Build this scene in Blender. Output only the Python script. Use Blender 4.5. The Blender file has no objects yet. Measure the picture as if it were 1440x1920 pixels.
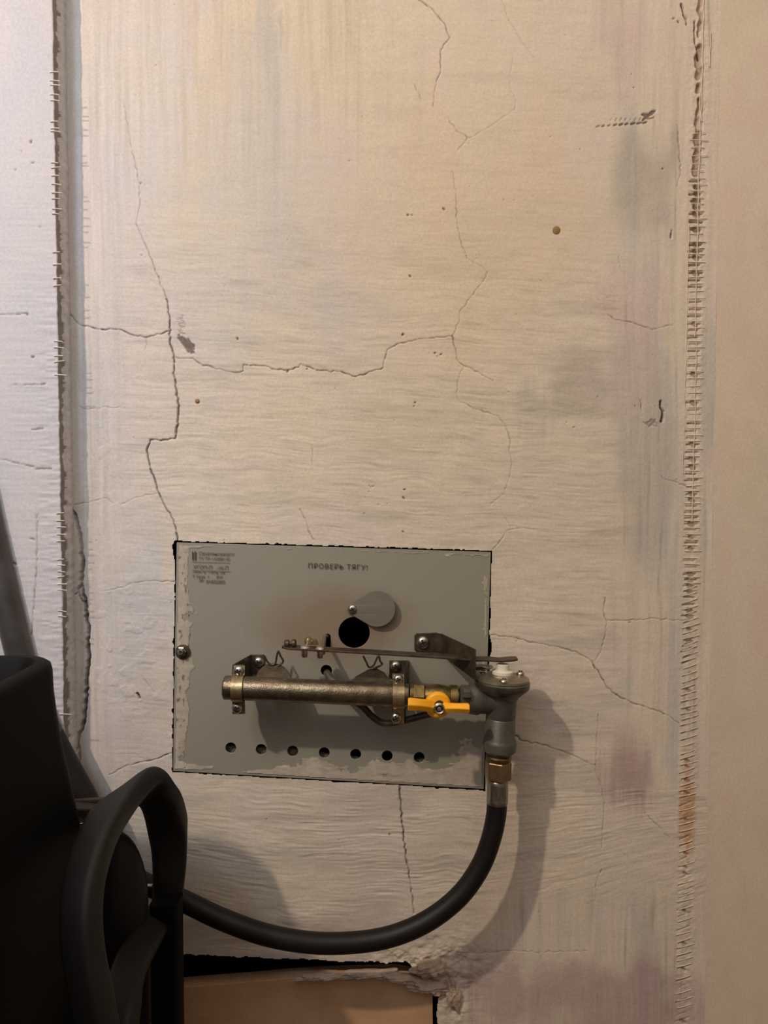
import bpy, bmesh, math, random
import numpy as np
from mathutils import Vector, Matrix
from mathutils.geometry import tessellate_polygon

scn = bpy.context.scene
COL = scn.collection
rng = np.random.default_rng(7)
random.seed(7)

# ------------------------------------------------------------------ camera
F = 1443.0                      # focal length in pixels of the 1440x1920 frame
CD = 0.72                       # distance from camera to the wall plane y = 0
CZ = 0.75
PITCH = math.radians(2.2)
cd = bpy.data.cameras.new('camera'); cam = bpy.data.objects.new('camera', cd); COL.objects.link(cam)
cd.sensor_fit = 'AUTO'; cd.sensor_width = 36.0; cd.lens = 36.0 * F / 1920.0
cd.clip_start = 0.01
cam.location = (0, -CD, CZ); cam.rotation_euler = (math.pi / 2 - PITCH, 0, 0)
scn.camera = cam

# ------------------------------------------------------------------ light
w = bpy.data.worlds.new('room_ambient'); scn.world = w; w.use_nodes = True
bg = w.node_tree.nodes['Background']
bg.inputs['Color'].default_value = (1.0, 0.83, 0.69, 1); bg.inputs['Strength'].default_value = 0.15

def lamp(name, kind, loc, power, color, radius, target=None, **kw):
    l = bpy.data.lights.new(name, kind); l.energy = power; l.color = color
    l.shadow_soft_size = radius
    for k, v in kw.items(): setattr(l, k, v)
    o = bpy.data.objects.new(name, l); COL.objects.link(o); o.location = loc
    if target is not None:
        o.rotation_euler = (Vector(target) - Vector(loc)).to_track_quat('-Z', 'Y').to_euler()
    return o
lamp('ceiling_lamp', 'POINT', (-0.74, -1.00, 1.66), 37, (1.0, 0.83, 0.66), 0.022)
lamp('cool_lamp', 'SPOT', (-0.50, -0.80, 1.50), 17, (0.56, 0.72, 1.0), 0.10, (-0.64, 0, 0.82), spot_size=math.radians(74), spot_blend=1.0)
lamp('cool_strip_fill', 'AREA', (-0.66, -1.15, 1.45), 3.6, (0.80, 0.88, 1.0), 0.1, (-0.40, 0, 0.95), shape='SQUARE', size=1.1)  # unseen soft cool fill, added to brighten the shaded left strip
lamp('ceiling_bounce', 'AREA', (0.1, -0.85, 2.0), 6.5, (1.0, 0.86, 0.72), 0.1, (0.1, -0.35, 0.6), shape='SQUARE', size=1.5)
vs = scn.view_settings
scn.display_settings.display_device = 'sRGB'
vs.view_transform = 'Standard'; vs.look = 'None'; vs.exposure = 0.23; vs.gamma = 1.0
vs.use_curve_mapping = False

# ------------------------------------------------------------------ helpers
SP, CP = math.sin(PITCH), math.cos(PITCH)
def W(px, py, d=0.0):
    """world point where the sight line through a pixel meets the plane d metres in front of the wall"""
    dx = (px - 720.0) / F; dz = -(py - 960.0) / F
    dirv = (dx, CP + dz * SP, -SP + dz * CP)
    t = (CD - d) / dirv[1]
    return Vector((dirv[0] * t, -d, CZ + dirv[2] * t))
def R(rpx, d=0.0): return rpx * (CD - d) / F
def srgb(r, g, b):
    f = lambda c: (c / 255 / 12.92) if c / 255 <= 0.04045 else ((c / 255 + 0.055) / 1.055) ** 2.4
    return (f(r), f(g), f(b))

class MB:
    def __init__(s): s.v = []; s.f = []; s.m = []
    def add(s, vs_, fs, mi=0):
        o = len(s.v); s.v += [tuple(v) for v in vs_]
        for f in fs: s.f.append(tuple(i + o for i in f)); s.m.append(mi)
    def tube(s, pts, rad, n=14, cap=True, mi=0, flat=None):
        pts = [Vector(p) for p in pts]; N = len(pts)
        rads = rad if isinstance(rad, (list, tuple)) else [rad] * N
        t0 = (pts[1] - pts[0]).normalized()
        ref = Vector((0, 1, 0)) if abs(t0.y) < 0.9 else Vector((0, 0, 1))
        u = (ref - t0 * ref.dot(t0)).normalized()
        V = []
        for i in range(N):
            t = (pts[min(i + 1, N - 1)] - pts[max(i - 1, 0)]).normalized()
            u = (u - t * u.dot(t)).normalized(); v = t.cross(u)
            for k in range(n):
                a = 2 * math.pi * k / n
                V.append(pts[i] + (u * math.cos(a) + v * math.sin(a)) * rads[i])
        Fs = [(i * n + k, i * n + (k + 1) % n, (i + 1) * n + (k + 1) % n, (i + 1) * n + k) for i in range(N - 1) for k in range(n)]
        if cap: Fs += [tuple(range(n))[::-1], tuple((N - 1) * n + k for k in range(n))]
        s.add(V, Fs, mi)
    def lathe(s, o, axis, prof, n=32, mi=0, ph=0.0):
        """prof: list of (distance along axis, radius)"""
        o = Vector(o); a = Vector(axis).normalized()
        ref = Vector((1, 0, 0)) if abs(a.x) < 0.9 else Vector((0, 0, 1))
        u = (ref - a * ref.dot(a)).normalized(); v = a.cross(u)
        V = []
        for h, r in prof:
            for k in range(n):
                t = 2 * math.pi * k / n + ph
                V.append(o + a * h + (u * math.cos(t) + v * math.sin(t)) * max(r, 1e-5))
        N = len(prof)
        Fs = [(i * n + k, i * n + (k + 1) % n, (i + 1) * n + (k + 1) % n, (i + 1) * n + k) for i in range(N - 1) for k in range(n)]
        Fs += [tuple(range(n))[::-1], tuple((N - 1) * n + k for k in range(n))]
        s.add(V, Fs, mi)
    def prism(s, poly, ext, mi=0):
        """polygon of 3-D points pushed along the vector ext"""
        P = [Vector(p) for p in poly]; n = len(P); e = Vector(ext)
        tri = tessellate_polygon([P])
        V = P + [p + e for p in P]
        Fs = [tuple(t) for t in tri] + [tuple(i + n for i in t[::-1]) for t in tri]
        Fs += [(i, (i + 1) % n, (i + 1) % n + n, i + n) for i in range(n)]
        s.add(V, Fs, mi)
    def loft(s, rings, cap=True, mi=0):
        n = len(rings[0]); V = [p for r in rings for p in r]
        Fs = [(i * n + k, i * n + (k + 1) % n, (i + 1) * n + (k + 1) % n, (i + 1) * n + k) for i in range(len(rings) - 1) for k in range(n)]
        if cap: Fs += [tuple(range(n))[::-1], tuple((len(rings) - 1) * n + k for k in range(n))]
        s.add(V, Fs, mi)

WL = {}                                   # world position of every object's origin
def link(o, name, parent, loc):
    COL.objects.link(o)
    WL[o.name] = Vector(loc)
    if parent is not None:
        o.parent = parent; o.location = Vector(loc) - WL[parent.name]
    else: o.location = loc
def obj(name, mb, mats, parent=None, smooth=True, bevel=0.0, angle=40, seg=2, loc=None):
    me = bpy.data.meshes.new(name)
    c = Vector(loc) if loc is not None else Vector(np.mean(np.array(mb.v), axis=0))
    me.from_pydata([tuple(Vector(v) - c) for v in mb.v], [], mb.f)
    for m in (mats if isinstance(mats, (list, tuple)) else [mats]): me.materials.append(m)
    me.polygons.foreach_set('material_index', mb.m)
    bm = bmesh.new(); bm.from_mesh(me)
    bmesh.ops.recalc_face_normals(bm, faces=bm.faces)
    bm.to_mesh(me); bm.free()
    o = bpy.data.objects.new(name, me); link(o, name, parent, c)
    if bevel > 0:
        b = o.modifiers.new('bevel', 'BEVEL'); b.width = bevel; b.segments = seg; b.limit_method = 'ANGLE'; b.angle_limit = math.radians(35)
        b.harden_normals = False
    if smooth:
        me.shade_smooth()
        me.set_sharp_from_angle(angle=math.radians(angle))
    return o
def thing(name, loc, label, cat, group=None):
    o = bpy.data.objects.new(name, None); o.empty_display_size = 0.03
    link(o, name, None, loc); tag(o, label, cat, group); return o
def tag(o, label=None, cat=None, group=None, kind=None):
    if label: o['label'] = label
    if cat: o['category'] = cat
    if group: o['group'] = group
    if kind: o['kind'] = kind
    return o
def spline(pts, per=8):
    """Catmull-Rom through 3-D points"""
    P = [Vector(p) for p in pts]; P = [P[0] * 2 - P[1]] + P + [P[-1] * 2 - P[-2]]
    out = []
    for i in range(1, len(P) - 2):
        for k in range(per):
            t = k / per; a, b, c, d = P[i - 1], P[i], P[i + 1], P[i + 2]
            out.append(0.5 * ((2 * b) + (c - a) * t + (2 * a - 5 * b + 4 * c - d) * t * t + (3 * b - a - 3 * c + d) * t ** 3))
    out.append(P[-2]); return out

# ------------------------------------------------------------------ materials
class NT:
    def __init__(s, name):
        s.m = bpy.data.materials.new(name); s.m.use_nodes = True; s.t = s.m.node_tree
        s.b = s.t.nodes['Principled BSDF']
    def n(s, ty, **kw):
        x = s.t.nodes.new(ty)
        for k, v in kw.items():
            if k in x.inputs: x.inputs[k].default_value = v
            else: setattr(x, k, v)
        return x
    def l(s, a, b): s.t.links.new(a, b)
    def noise(s, scale, detail=4, rough=0.55, stretch=None):
        co = s.n('ShaderNodeTexCoord').outputs['Object']
        if stretch:
            mp = s.n('ShaderNodeMapping'); mp.inputs['Scale'].default_value = stretch; s.l(co, mp.inputs[0]); co = mp.outputs[0]
        x = s.n('ShaderNodeTexNoise', Scale=scale, Detail=detail, Roughness=rough); s.l(co, x.inputs['Vector'])
        return x.outputs['Fac']
    def ramp(s, fac, stops):
        r = s.n('ShaderNodeValToRGB'); cr = r.color_ramp
        while len(cr.elements) < len(stops): cr.elements.new(0.5)
        for e, (p, c) in zip(cr.elements, stops): e.position = p; e.color = (*c, 1) if len(c) == 3 else c
        s.l(fac, r.inputs[0]); return r.outputs[0]
    def bump(s, h, strength=0.3, dist=0.001):
        b = s.n('ShaderNodeBump', Strength=strength, Distance=dist); s.l(h, b.inputs['Height']); s.l(b.outputs[0], s.b.inputs['Normal'])
def simple(name, col, rough=0.5, metal=0.0, var=0.25, scale=60, bump=0.15, bdist=0.0006, spec=0.5, dark=None, rvar=0.0):
    t = NT(name); c = srgb(*col); d = srgb(*dark) if dark else tuple(x * (1 - var) for x in c)
    nz = t.noise(scale, 6, 0.6)
    t.l(t.ramp(nz, [(0.3, d), (0.65, c)]), t.b.inputs['Base Color'])
    t.b.inputs['Roughness'].default_value = rough; t.b.inputs['Metallic'].default_value = metal
    t.b.inputs['Specular IOR Level'].default_value = spec
    if rvar:
        t.l(t.ramp(nz, [(0.3, (rough + rvar,) * 3), (0.7, (max(rough - rvar, 0.05),) * 3)]), t.b.inputs['Roughness'])
    if bump: t.bump(t.noise(scale * 6, 4, 0.6), bump, bdist)
    return t.m
def plaster(name, fine=0.35):
    t = NT(name)
    a = t.n('ShaderNodeAttribute', attribute_name='paint')
    nz = t.noise(420, 5, 0.65)
    k = t.ramp(nz, [(0.25, (0.86, 0.86, 0.86)), (0.7, (1.05, 1.05, 1.05))])
    mx = t.n('ShaderNodeMix', data_type='RGBA', blend_type='MULTIPLY'); mx.inputs[0].default_value = 1.0
    t.l(a.outputs['Color'], mx.inputs[6]); t.l(k, mx.inputs[7]); t.l(mx.outputs[2], t.b.inputs['Base Color'])
    t.b.inputs['Roughness'].default_value = 0.72; t.b.inputs['Specular IOR Level'].default_value = 0.28
    t.bump(t.noise(900, 5, 0.7), fine, 0.0006)
    return t.m
M = {}
M['plaster'] = plaster('plaster_paint')
M['soot'] = simple('soot', (22, 18, 16), 0.95, bump=0.3)
M['screw'] = simple('zinc_screw', (205, 198, 186), 0.28, 1.0, 0.3, 200)
M['slot'] = simple('recess_shade', (24, 20, 17), 0.8)  # dark filler painting the shade in screw and nut recesses
M['zinc'] = simple('zinc_bracket', (128, 116, 96), 0.42, 0.85, 0.45, 90, 0.25, dark=(62, 52, 40), rvar=0.1)
M['darksteel'] = simple('dark_steel', (92, 80, 62), 0.5, 0.6, 0.4, 80, 0.25, dark=(48, 40, 30))
M['brasszinc'] = simple('yellowed_zinc', (184, 164, 124), 0.34, 0.85, 0.4, 90, 0.2, dark=(112, 98, 74), rvar=0.1)
M['pipe'] = simple('gunmetal_pipe', (140, 127, 106), 0.30, 0.9, 0.4, 110, 0.45, 0.0008, dark=(92, 80, 62), rvar=0.08)
M['cast'] = simple('cast_aluminium', (106, 101, 91), 0.45, 0.4, 0.25, 60, 0.2, dark=(80, 75, 67))
M['castdark'] = simple('cast_flange', (112, 104, 88), 0.45, 0.6, 0.3, 60, 0.2, dark=(62, 56, 46))
M['brass'] = simple('old_brass', (138, 116, 72), 0.42, 0.85, 0.4, 120, 0.25, dark=(86, 72, 46))
M['copper'] = simple('reddish_brass_nut', (158, 130, 96), 0.36, 0.8, 0.3, 50, 0.1, dark=(122, 88, 62))
M['ferrule'] = simple('steel_ferrule', (160, 152, 138), 0.33, 0.9, 0.3, 90, 0.1)
M['yellow'] = simple('yellow_plastic', (252, 176, 22), 0.38, 0.0, 0.12, 50, 0.08)
M['white'] = simple('white_plastic', (226, 220, 196), 0.45, 0.0, 0.08, 50, 0.08)
M['rubber'] = simple('black_rubber', (26, 21, 17), 0.5, 0.0, 0.3, 50, 0.2, spec=0.3, dark=(17, 14, 12))
M['blackplastic'] = simple('black_plastic', (34, 31, 29), 0.55, 0.0, 0.25, 40, 0.15, spec=0.3)
M['blackfabric'] = simple('black_shell', (7, 7, 7), 0.6, 0.0, 0.25, 40, 0.2, spec=0.12)
M['post'] = simple('black_post', (10, 9, 9), 0.7, 0.0, 0.2, 40, 0.1, spec=0.15)
M['polem'] = simple('grey_tube', (92, 88, 86), 0.42, 0.35, 0.25, 20, 0.1, dark=(66, 60, 54))
M['ink'] = simple('stamp_ink', (70, 60, 52), 0.8, bump=0)
M['thread'] = simple('tape_thread', (226, 212, 194), 0.7, 0.0, 0.1, 60, 0.1)
M['mortar'] = simple('raw_mortar', (128, 108, 90), 0.9, 0.0, 0.4, 90, 0.8, 0.002)
M['brick'] = simple('painted_brick', (212, 172, 134), 0.75, 0.0, 0.25, 14, 0.5, 0.0012, dark=(184, 142, 106))
M['floor'] = simple('brown_floor', (96, 70, 52), 0.6, 0.0, 0.3, 8, 0.2)
M['wool'] = simple('grey_insulation', (150, 140, 124), 0.9, 0.0, 0.4, 120, 1.0, 0.004)
M['stainspot'] = simple('dried_drip', (158, 124, 72), 0.5, 0.0, 0.4, 300, 0.3)
# grey-green enamel of the face plate, browned by heat round the middle
t = NT('plate_enamel')
co = t.n('ShaderNodeTexCoord')
mp = t.n('ShaderNodeMapping'); mp.inputs['Scale'].default_value = (7.6, 1, 13.5); mp.inputs['Location'].default_value = (-0.05, 0, -0.5)
t.l(co.outputs['Object'], mp.inputs[0])
ln = t.n('ShaderNodeVectorMath', operation='LENGTH'); t.l(mp.outputs[0], ln.inputs[0])
nz = t.noise(14, 5, 0.6)
ad = t.n('ShaderNodeMath', operation='MULTIPLY_ADD'); t.l(nz, ad.inputs[0]); ad.inputs[1].default_value = 0.7; t.l(ln.outputs['Value'], ad.inputs[2])
t.l(t.ramp(ad.outputs[0], [(0.0, srgb(136, 118, 98)), (0.62, srgb(140, 123, 104)), (1.0, srgb(150, 145, 130))]), t.b.inputs['Base Color'])
t.b.inputs['Roughness'].default_value = 0.46; t.b.inputs['Specular IOR Level'].default_value = 0.4
t.bump(t.noise(220, 4, 0.6), 0.12, 0.0006)
M['enamel'] = t.m

# ------------------------------------------------------------------ relief fields (numpy)
def vnoise(u, v, seed):
    r = np.random.default_rng(seed); T = r.random((256, 256)).astype(np.float32)
    iu = np.floor(u).astype(np.int32); iv = np.floor(v).astype(np.int32)
    fu = (u - iu).astype(np.float32); fv = (v - iv).astype(np.float32)
    fu = fu * fu * (3 - 2 * fu); fv = fv * fv * (3 - 2 * fv)
    a = T[iu & 255, iv & 255]; b = T[(iu + 1) & 255, iv & 255]; c = T[iu & 255, (iv + 1) & 255]; d = T[(iu + 1) & 255, (iv + 1) & 255]
    return (a + (b - a) * fu) * (1 - fv) + (c + (d - c) * fu) * fv - 0.5
def fbm(u, v, seed, oct=3, g=0.5):
    s = 0; a = 1.0
    for i in range(oct): s = s + a * vnoise(u * 2 ** i, v * 2 ** i, seed + i); a *= g
    return s
def sstep(a, b, x):
    t_ = np.clip((x - a) / (b - a), 0, 1); return t_ * t_ * (3 - 2 * t_)
def px_of(X, Z, d=0.0):
    """pixel coordinates (for placing paint patches) of wall points"""
    y = CD - d; z = Z - CZ
    fwd = y * CP - z * SP; up = y * SP + z * CP
    return 720 + F * X / fwd, 960 - F * up / fwd
def jitter_line(pts, step=5.0, amp=1.6, seed=0):
    r = random.Random(seed); out = []
    for (a, b), (c, d) in zip(pts[:-1], pts[1:]):
        L = math.hypot(c - a, d - b); n = max(1, int(L / step))
        for k in range(n):
            q = k / n; j = amp if k else amp * 0.4
            out.append((a + (c - a) * q + r.uniform(-j, j), b + (d - b) * q + r.uniform(-j, j)))
    out.append(pts[-1]); return out
def carve(mask, X1, Z1, line, w0, w1, d=0.0, soft=0.42):
    """draws a line of width w0..w1 (mm) into mask; X1, Z1 are the 1-D grid coordinates"""
    n = len(line) - 1
    for i in range(n):
        p, q = W(*line[i], d), W(*line[i + 1], d)
        ww = (w0 + (w1 - w0) * i / n) * 0.0005 * (0.75 + 0.5 * random.random())
        mar = ww + 0.0025
        x0, x1 = np.searchsorted(X1, [min(p.x, q.x) - mar, max(p.x, q.x) + mar])
        z0, z1 = np.searchsorted(Z1, [min(p.z, q.z) - mar, max(p.z, q.z) + mar])
        if x1 <= x0 or z1 <= z0: continue
        gx = X1[None, x0:x1]; gz = Z1[z0:z1, None]
        dx, dz = q.x - p.x, q.z - p.z; L2 = dx * dx + dz * dz + 1e-12
        tt = np.clip(((gx - p.x) * dx + (gz - p.z) * dz) / L2, 0, 1)
        dist = np.hypot(gx - p.x - tt * dx, gz - p.z - tt * dz)
        k = min(1.0, ww / 0.0007)
        m = k * (1 - sstep(ww - soft * 0.001, ww + soft * 0.001, dist))
        mask[z0:z1, x0:x1] = np.maximum(mask[z0:z1, x0:x1], m)
def inside(poly, PX, PY):
    r = np.zeros(PX.shape, bool); n = len(poly)
    for i in range(n):
        x0, y0 = poly[i]; x1, y1 = poly[(i + 1) % n]
        if y0 == y1: continue
        c = ((y0 > PY) != (y1 > PY)) & (PX < (x1 - x0) * (PY - y0) / (y1 - y0) + x0)
        r ^= c
    return r
def grid_obj(name, V, colr, keep, mat, parent=None, loc=(0, 0, 0)):
    """V (rows, cols, 3) points, colr (rows, cols, 3) linear paint colour, keep (rows-1, cols-1) faces"""
    rws, cls = V.shape[:2]
    idx = np.arange(rws * cls, dtype=np.int32).reshape(rws, cls)
    q = np.stack([idx[:-1, :-1], idx[:-1, 1:], idx[1:, 1:], idx[1:, :-1]], -1)[keep]
    used = np.zeros(rws * cls, bool); used[q.ravel()] = True
    remap = np.cumsum(used) - 1; q = remap[q]
    P = V.reshape(-1, 3)[used] - np.array(loc); C = colr.reshape(-1, 3)[used]
    me = bpy.data.meshes.new(name)
    me.vertices.add(len(P)); me.vertices.foreach_set('co', P.astype(np.float32).ravel())
    nf = len(q); me.loops.add(nf * 4); me.loops.foreach_set('vertex_index', q.astype(np.int32).ravel())
    me.polygons.add(nf); me.polygons.foreach_set('loop_start', np.arange(0, nf * 4, 4, dtype=np.int32))
    me.polygons.foreach_set('use_smooth', np.ones(nf, bool))
    at = me.attributes.new('paint', 'FLOAT_COLOR', 'POINT')
    at.data.foreach_set('color', np.concatenate([C, np.ones((len(C), 1))], 1).astype(np.float32).ravel())
    me.update(calc_edges=True); me.materials.append(mat)
    o = bpy.data.objects.new(name, me); link(o, name, parent, loc); return o
def blend(C, col, m):
    c = np.array(srgb(*col), np.float32); m = m[..., None]
    return C * (1 - m) + c * m

# ------------------------------------------------------------------ wall_back : the plastered stove wall
PLATE = [(331, 1016), (921, 1034), (908, 1480), (324, 1446)]
HOLE_B = [(120, 1775), (345, 1791), (480, 1796), (600, 1801), (700, 1803), (760, 1803), (800, 1826), (826, 1850), (822, 1868), (818, 1900), (820, 1943), (120, 1943)]
STEP = 0.00075
zt, zb = W(720, -22).z, W(720, 1950).z
xl, xr = W(106, 960).x, W(1337, 960).x
Xd = np.arange(xl, xr, STEP); Zd = np.arange(zb, zt, STEP)
X1 = np.concatenate([[xl - 0.04], Xd]); Z1 = np.concatenate([[0.0, zb * 0.5], Zd, [zt + 0.1, 1.6, 2.6]])
Xg, Zg = np.meshgrid(X1, Z1)
PX, PY = px_of(Xg, Zg)
u, v = Xg * 1000, Zg * 1000                      # millimetres
def blob(cx, cy, rx, ry, p=1.0): return np.exp(-(((PX - cx) / rx) ** 2 + ((PY - cy) / ry) ** 2) * p)
wob = fbm(u / 60, v / 60, 11, 3)
H = 1.5 * fbm(u / 130, v / 130, 3, 3) + 0.25 * fbm(u / 14, v / 14, 21, 3)
# brush strokes: level ones sagging in arcs, upright ones near the edges
arc = v - 0.00055 * (u + 60) ** 2 * np.exp(-((PY - 1640) / 160) ** 2) + 7 * wob + 0.05 * u
hs = 0.7 * vnoise(u / 30 + 2 * wob, arc / 1.9, 31) + 1.0 * vnoise(u / 15, arc / 1.25, 32) + 0.3 * vnoise(u / 60, arc / 5.0, 33)
us = vnoise(u / 2.8 + 1.5 * wob, v / 90, 41) + 0.7 * vnoise(u / 1.6, v / 50, 42) + 0.6 * vnoise(u / 7, v / 120, 43)
mv = np.clip(sstep(1120, 1210, PX) * (PY < 1480) + sstep(260, 180, PX) * sstep(0, 200, PY) + sstep(520, 150, PY) * 0.75 * sstep(900, 500, PX)
             + sstep(1640, 1740, PY) * sstep(860, 960, PX), 0, 1)
mh = (1 - mv) * (0.25 + 0.75 * sstep(330, 640, PY) + 0.1)
big = blob(620, 1620, 330, 150) + 0.6 * blob(1180, 1520, 170, 70) + 0.25 * blob(620, 900, 420, 150)
brk = np.clip(0.55 + 1.3 * fbm(u / 30, v / 12, 45, 2), 0.1, 1.3)
H += 0.155 * hs * mh * (1 + 4.0 * big) * brk + 0.10 * us * mv * np.clip(0.6 + 1.3 * fbm(u / 12, v / 40, 46, 2), 0.1, 1.3)
H += 0.07 * fbm(u / 2.6, v / 2.2, 47, 2) + 0.12 * np.clip(fbm(u / 7, v / 4, 49, 3) - 0.1, 0, 1)
# trowel lumps
lump = sstep(0.16, 0.34, fbm(u / 11, v / 11, 51, 3)); lm = blob(240, 1220, 110, 160) + blob(760, 1740, 160, 45) + blob(840, 1820, 70, 60) + 0.5 * blob(980, 930, 80, 40) + 0.8 * blob(190, 860, 50, 70)
H += 0.4 * lump * np.clip(lm, 0, 1)
# colour: thin old whitewash coats over each other
C = np.zeros(Xg.shape + (3,), np.float32) + np.array(srgb(222, 206, 186), np.float32)
n1 = fbm(u / 45, v / 70, 61, 4); n2 = fbm(u / 25, v / 140, 67, 3); n3 = fbm(u / 90, v / 16, 71, 4)
C = blend(C, (222, 204, 196), np.clip(sstep(0.05, 0.35, n1) * 0.35, 0, 1))
C = blend(C, (220, 206, 182), np.clip(sstep(0.0, 0.35, -n1) * 0.35, 0, 1))
C = blend(C, (196, 192, 186), np.clip(sstep(0.05, 0.4, n2) * 0.4 * (mv + 0.3), 0, 1))
C = blend(C, (190, 180, 164), np.clip(sstep(0.05, 0.45, n3) * 0.42 * (mh + 0.1), 0, 1))
def patch(cx, cy, rx, ry, col, k, vert=True):
    global C
    b_ = blob(cx, cy, rx, ry); e = b_ * 1.25 + np.minimum(1, 2.2 * b_) * (0.75 * ((n2 if vert else n3) + n1) + 0.42 * (us if vert else hs) + 0.25 * n3)
    C = blend(C, col, np.clip(sstep(0.2, 1.15, e), 0, 1) * k)
patch(470, 300, 190, 330, (206, 202, 198), 0.55)
patch(300, 180, 90, 260, (214, 208, 206), 0.5)
patch(1215, 330, 62, 120, (178, 168, 156), 0.7)
patch(1075, 700, 75, 100, (166, 158, 146), 0.65, False)
patch(1000, 760, 60, 70, (176, 170, 160), 0.5)
patch(1200, 860, 60, 230, (190, 180, 166), 0.6)
patch(260, 1150, 95, 170, (196, 196, 198), 0.6)
patch(540, 570, 200, 60, (196, 190, 184), 0.4, False)
patch(1180, 90, 95, 120, (210, 186, 180), 0.6)
patch(1195, 560, 80, 70, (216, 190, 182), 0.55)
patch(1185, 690, 40, 80, (212, 186, 178), 0.45)
patch(1185, 1440, 55, 75, (180, 150, 146), 0.8)
patch(1090, 1880, 280, 90, (186, 158, 152), 0.8)
patch(640, 330, 45, 200, (224, 204, 194), 0.3)
patch(900, 420, 220, 300, (226, 202, 166), 0.4)
patch(700, 820, 420, 120, (222, 208, 180), 0.45, False)
patch(560, 1750, 260, 60, (176, 160, 150), 0.5, False)
patch(1290, 1520, 16, 110, (196, 146, 104), 0.8)
patch(1265, 250, 14, 60, (176, 160, 142), 0.5)
C = blend(C, (206, 199, 197), sstep(470, 170, PX) * 0.55)  # greyer, cooler light on the left painted into the colour
# dark rubbed streaks under the strokes
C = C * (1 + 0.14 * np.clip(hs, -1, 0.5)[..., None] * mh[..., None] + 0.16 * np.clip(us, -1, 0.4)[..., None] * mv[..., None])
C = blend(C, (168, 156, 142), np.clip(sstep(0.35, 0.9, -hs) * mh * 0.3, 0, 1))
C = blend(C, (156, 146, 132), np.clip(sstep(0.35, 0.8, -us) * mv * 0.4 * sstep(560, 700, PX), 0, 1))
# cracks
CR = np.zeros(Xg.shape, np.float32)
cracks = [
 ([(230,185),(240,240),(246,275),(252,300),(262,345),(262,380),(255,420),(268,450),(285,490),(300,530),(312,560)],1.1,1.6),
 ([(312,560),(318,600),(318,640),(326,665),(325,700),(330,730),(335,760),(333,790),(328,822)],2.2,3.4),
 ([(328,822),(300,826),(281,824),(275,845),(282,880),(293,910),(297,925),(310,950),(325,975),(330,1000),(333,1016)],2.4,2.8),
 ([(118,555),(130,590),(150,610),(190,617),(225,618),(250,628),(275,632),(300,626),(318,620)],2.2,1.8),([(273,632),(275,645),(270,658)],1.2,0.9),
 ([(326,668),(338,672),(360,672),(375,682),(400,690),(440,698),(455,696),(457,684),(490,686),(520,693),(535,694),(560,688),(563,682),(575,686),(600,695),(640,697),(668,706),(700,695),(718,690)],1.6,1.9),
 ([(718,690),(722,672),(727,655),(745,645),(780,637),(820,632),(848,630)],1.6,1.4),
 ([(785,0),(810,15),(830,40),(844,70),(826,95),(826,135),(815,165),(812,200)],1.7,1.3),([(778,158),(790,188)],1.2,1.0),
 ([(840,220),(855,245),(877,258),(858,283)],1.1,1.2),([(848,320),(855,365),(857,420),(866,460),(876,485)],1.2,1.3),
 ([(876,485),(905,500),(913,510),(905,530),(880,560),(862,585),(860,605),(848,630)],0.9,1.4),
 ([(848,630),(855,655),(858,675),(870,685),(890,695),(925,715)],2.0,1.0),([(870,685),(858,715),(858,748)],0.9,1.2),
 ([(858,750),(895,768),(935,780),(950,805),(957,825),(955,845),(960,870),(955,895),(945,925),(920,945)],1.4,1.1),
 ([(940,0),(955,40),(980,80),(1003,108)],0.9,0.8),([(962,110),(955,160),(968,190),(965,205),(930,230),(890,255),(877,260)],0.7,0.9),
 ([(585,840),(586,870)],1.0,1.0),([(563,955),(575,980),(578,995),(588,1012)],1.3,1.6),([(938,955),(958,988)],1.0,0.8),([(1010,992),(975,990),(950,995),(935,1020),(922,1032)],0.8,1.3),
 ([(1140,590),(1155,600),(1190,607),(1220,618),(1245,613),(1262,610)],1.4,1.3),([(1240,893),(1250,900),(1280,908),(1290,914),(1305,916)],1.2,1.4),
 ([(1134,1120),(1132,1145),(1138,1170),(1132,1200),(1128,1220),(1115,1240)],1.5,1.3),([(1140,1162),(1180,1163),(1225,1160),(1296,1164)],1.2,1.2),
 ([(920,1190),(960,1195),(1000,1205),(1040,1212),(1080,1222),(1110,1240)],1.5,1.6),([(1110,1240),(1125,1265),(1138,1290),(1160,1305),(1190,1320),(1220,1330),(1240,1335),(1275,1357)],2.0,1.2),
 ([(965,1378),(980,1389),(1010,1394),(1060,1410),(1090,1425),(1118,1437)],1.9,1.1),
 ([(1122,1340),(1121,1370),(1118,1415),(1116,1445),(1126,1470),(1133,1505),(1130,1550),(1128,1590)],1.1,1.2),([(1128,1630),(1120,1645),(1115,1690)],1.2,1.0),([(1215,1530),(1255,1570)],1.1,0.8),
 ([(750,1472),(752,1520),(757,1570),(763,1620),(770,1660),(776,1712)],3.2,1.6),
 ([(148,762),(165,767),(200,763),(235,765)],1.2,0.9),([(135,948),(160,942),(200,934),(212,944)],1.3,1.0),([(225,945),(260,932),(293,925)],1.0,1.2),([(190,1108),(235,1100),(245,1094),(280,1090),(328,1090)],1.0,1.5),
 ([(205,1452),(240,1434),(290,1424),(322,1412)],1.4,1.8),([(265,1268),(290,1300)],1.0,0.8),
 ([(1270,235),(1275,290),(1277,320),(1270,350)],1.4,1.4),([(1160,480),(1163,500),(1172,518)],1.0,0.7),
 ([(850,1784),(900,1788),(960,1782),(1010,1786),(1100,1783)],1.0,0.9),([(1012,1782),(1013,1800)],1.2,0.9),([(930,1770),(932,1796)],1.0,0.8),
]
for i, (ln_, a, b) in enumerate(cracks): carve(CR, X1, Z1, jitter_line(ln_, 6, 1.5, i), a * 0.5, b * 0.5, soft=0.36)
DEEP = np.zeros(Xg.shape, np.float32)               # wide crevices
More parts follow.
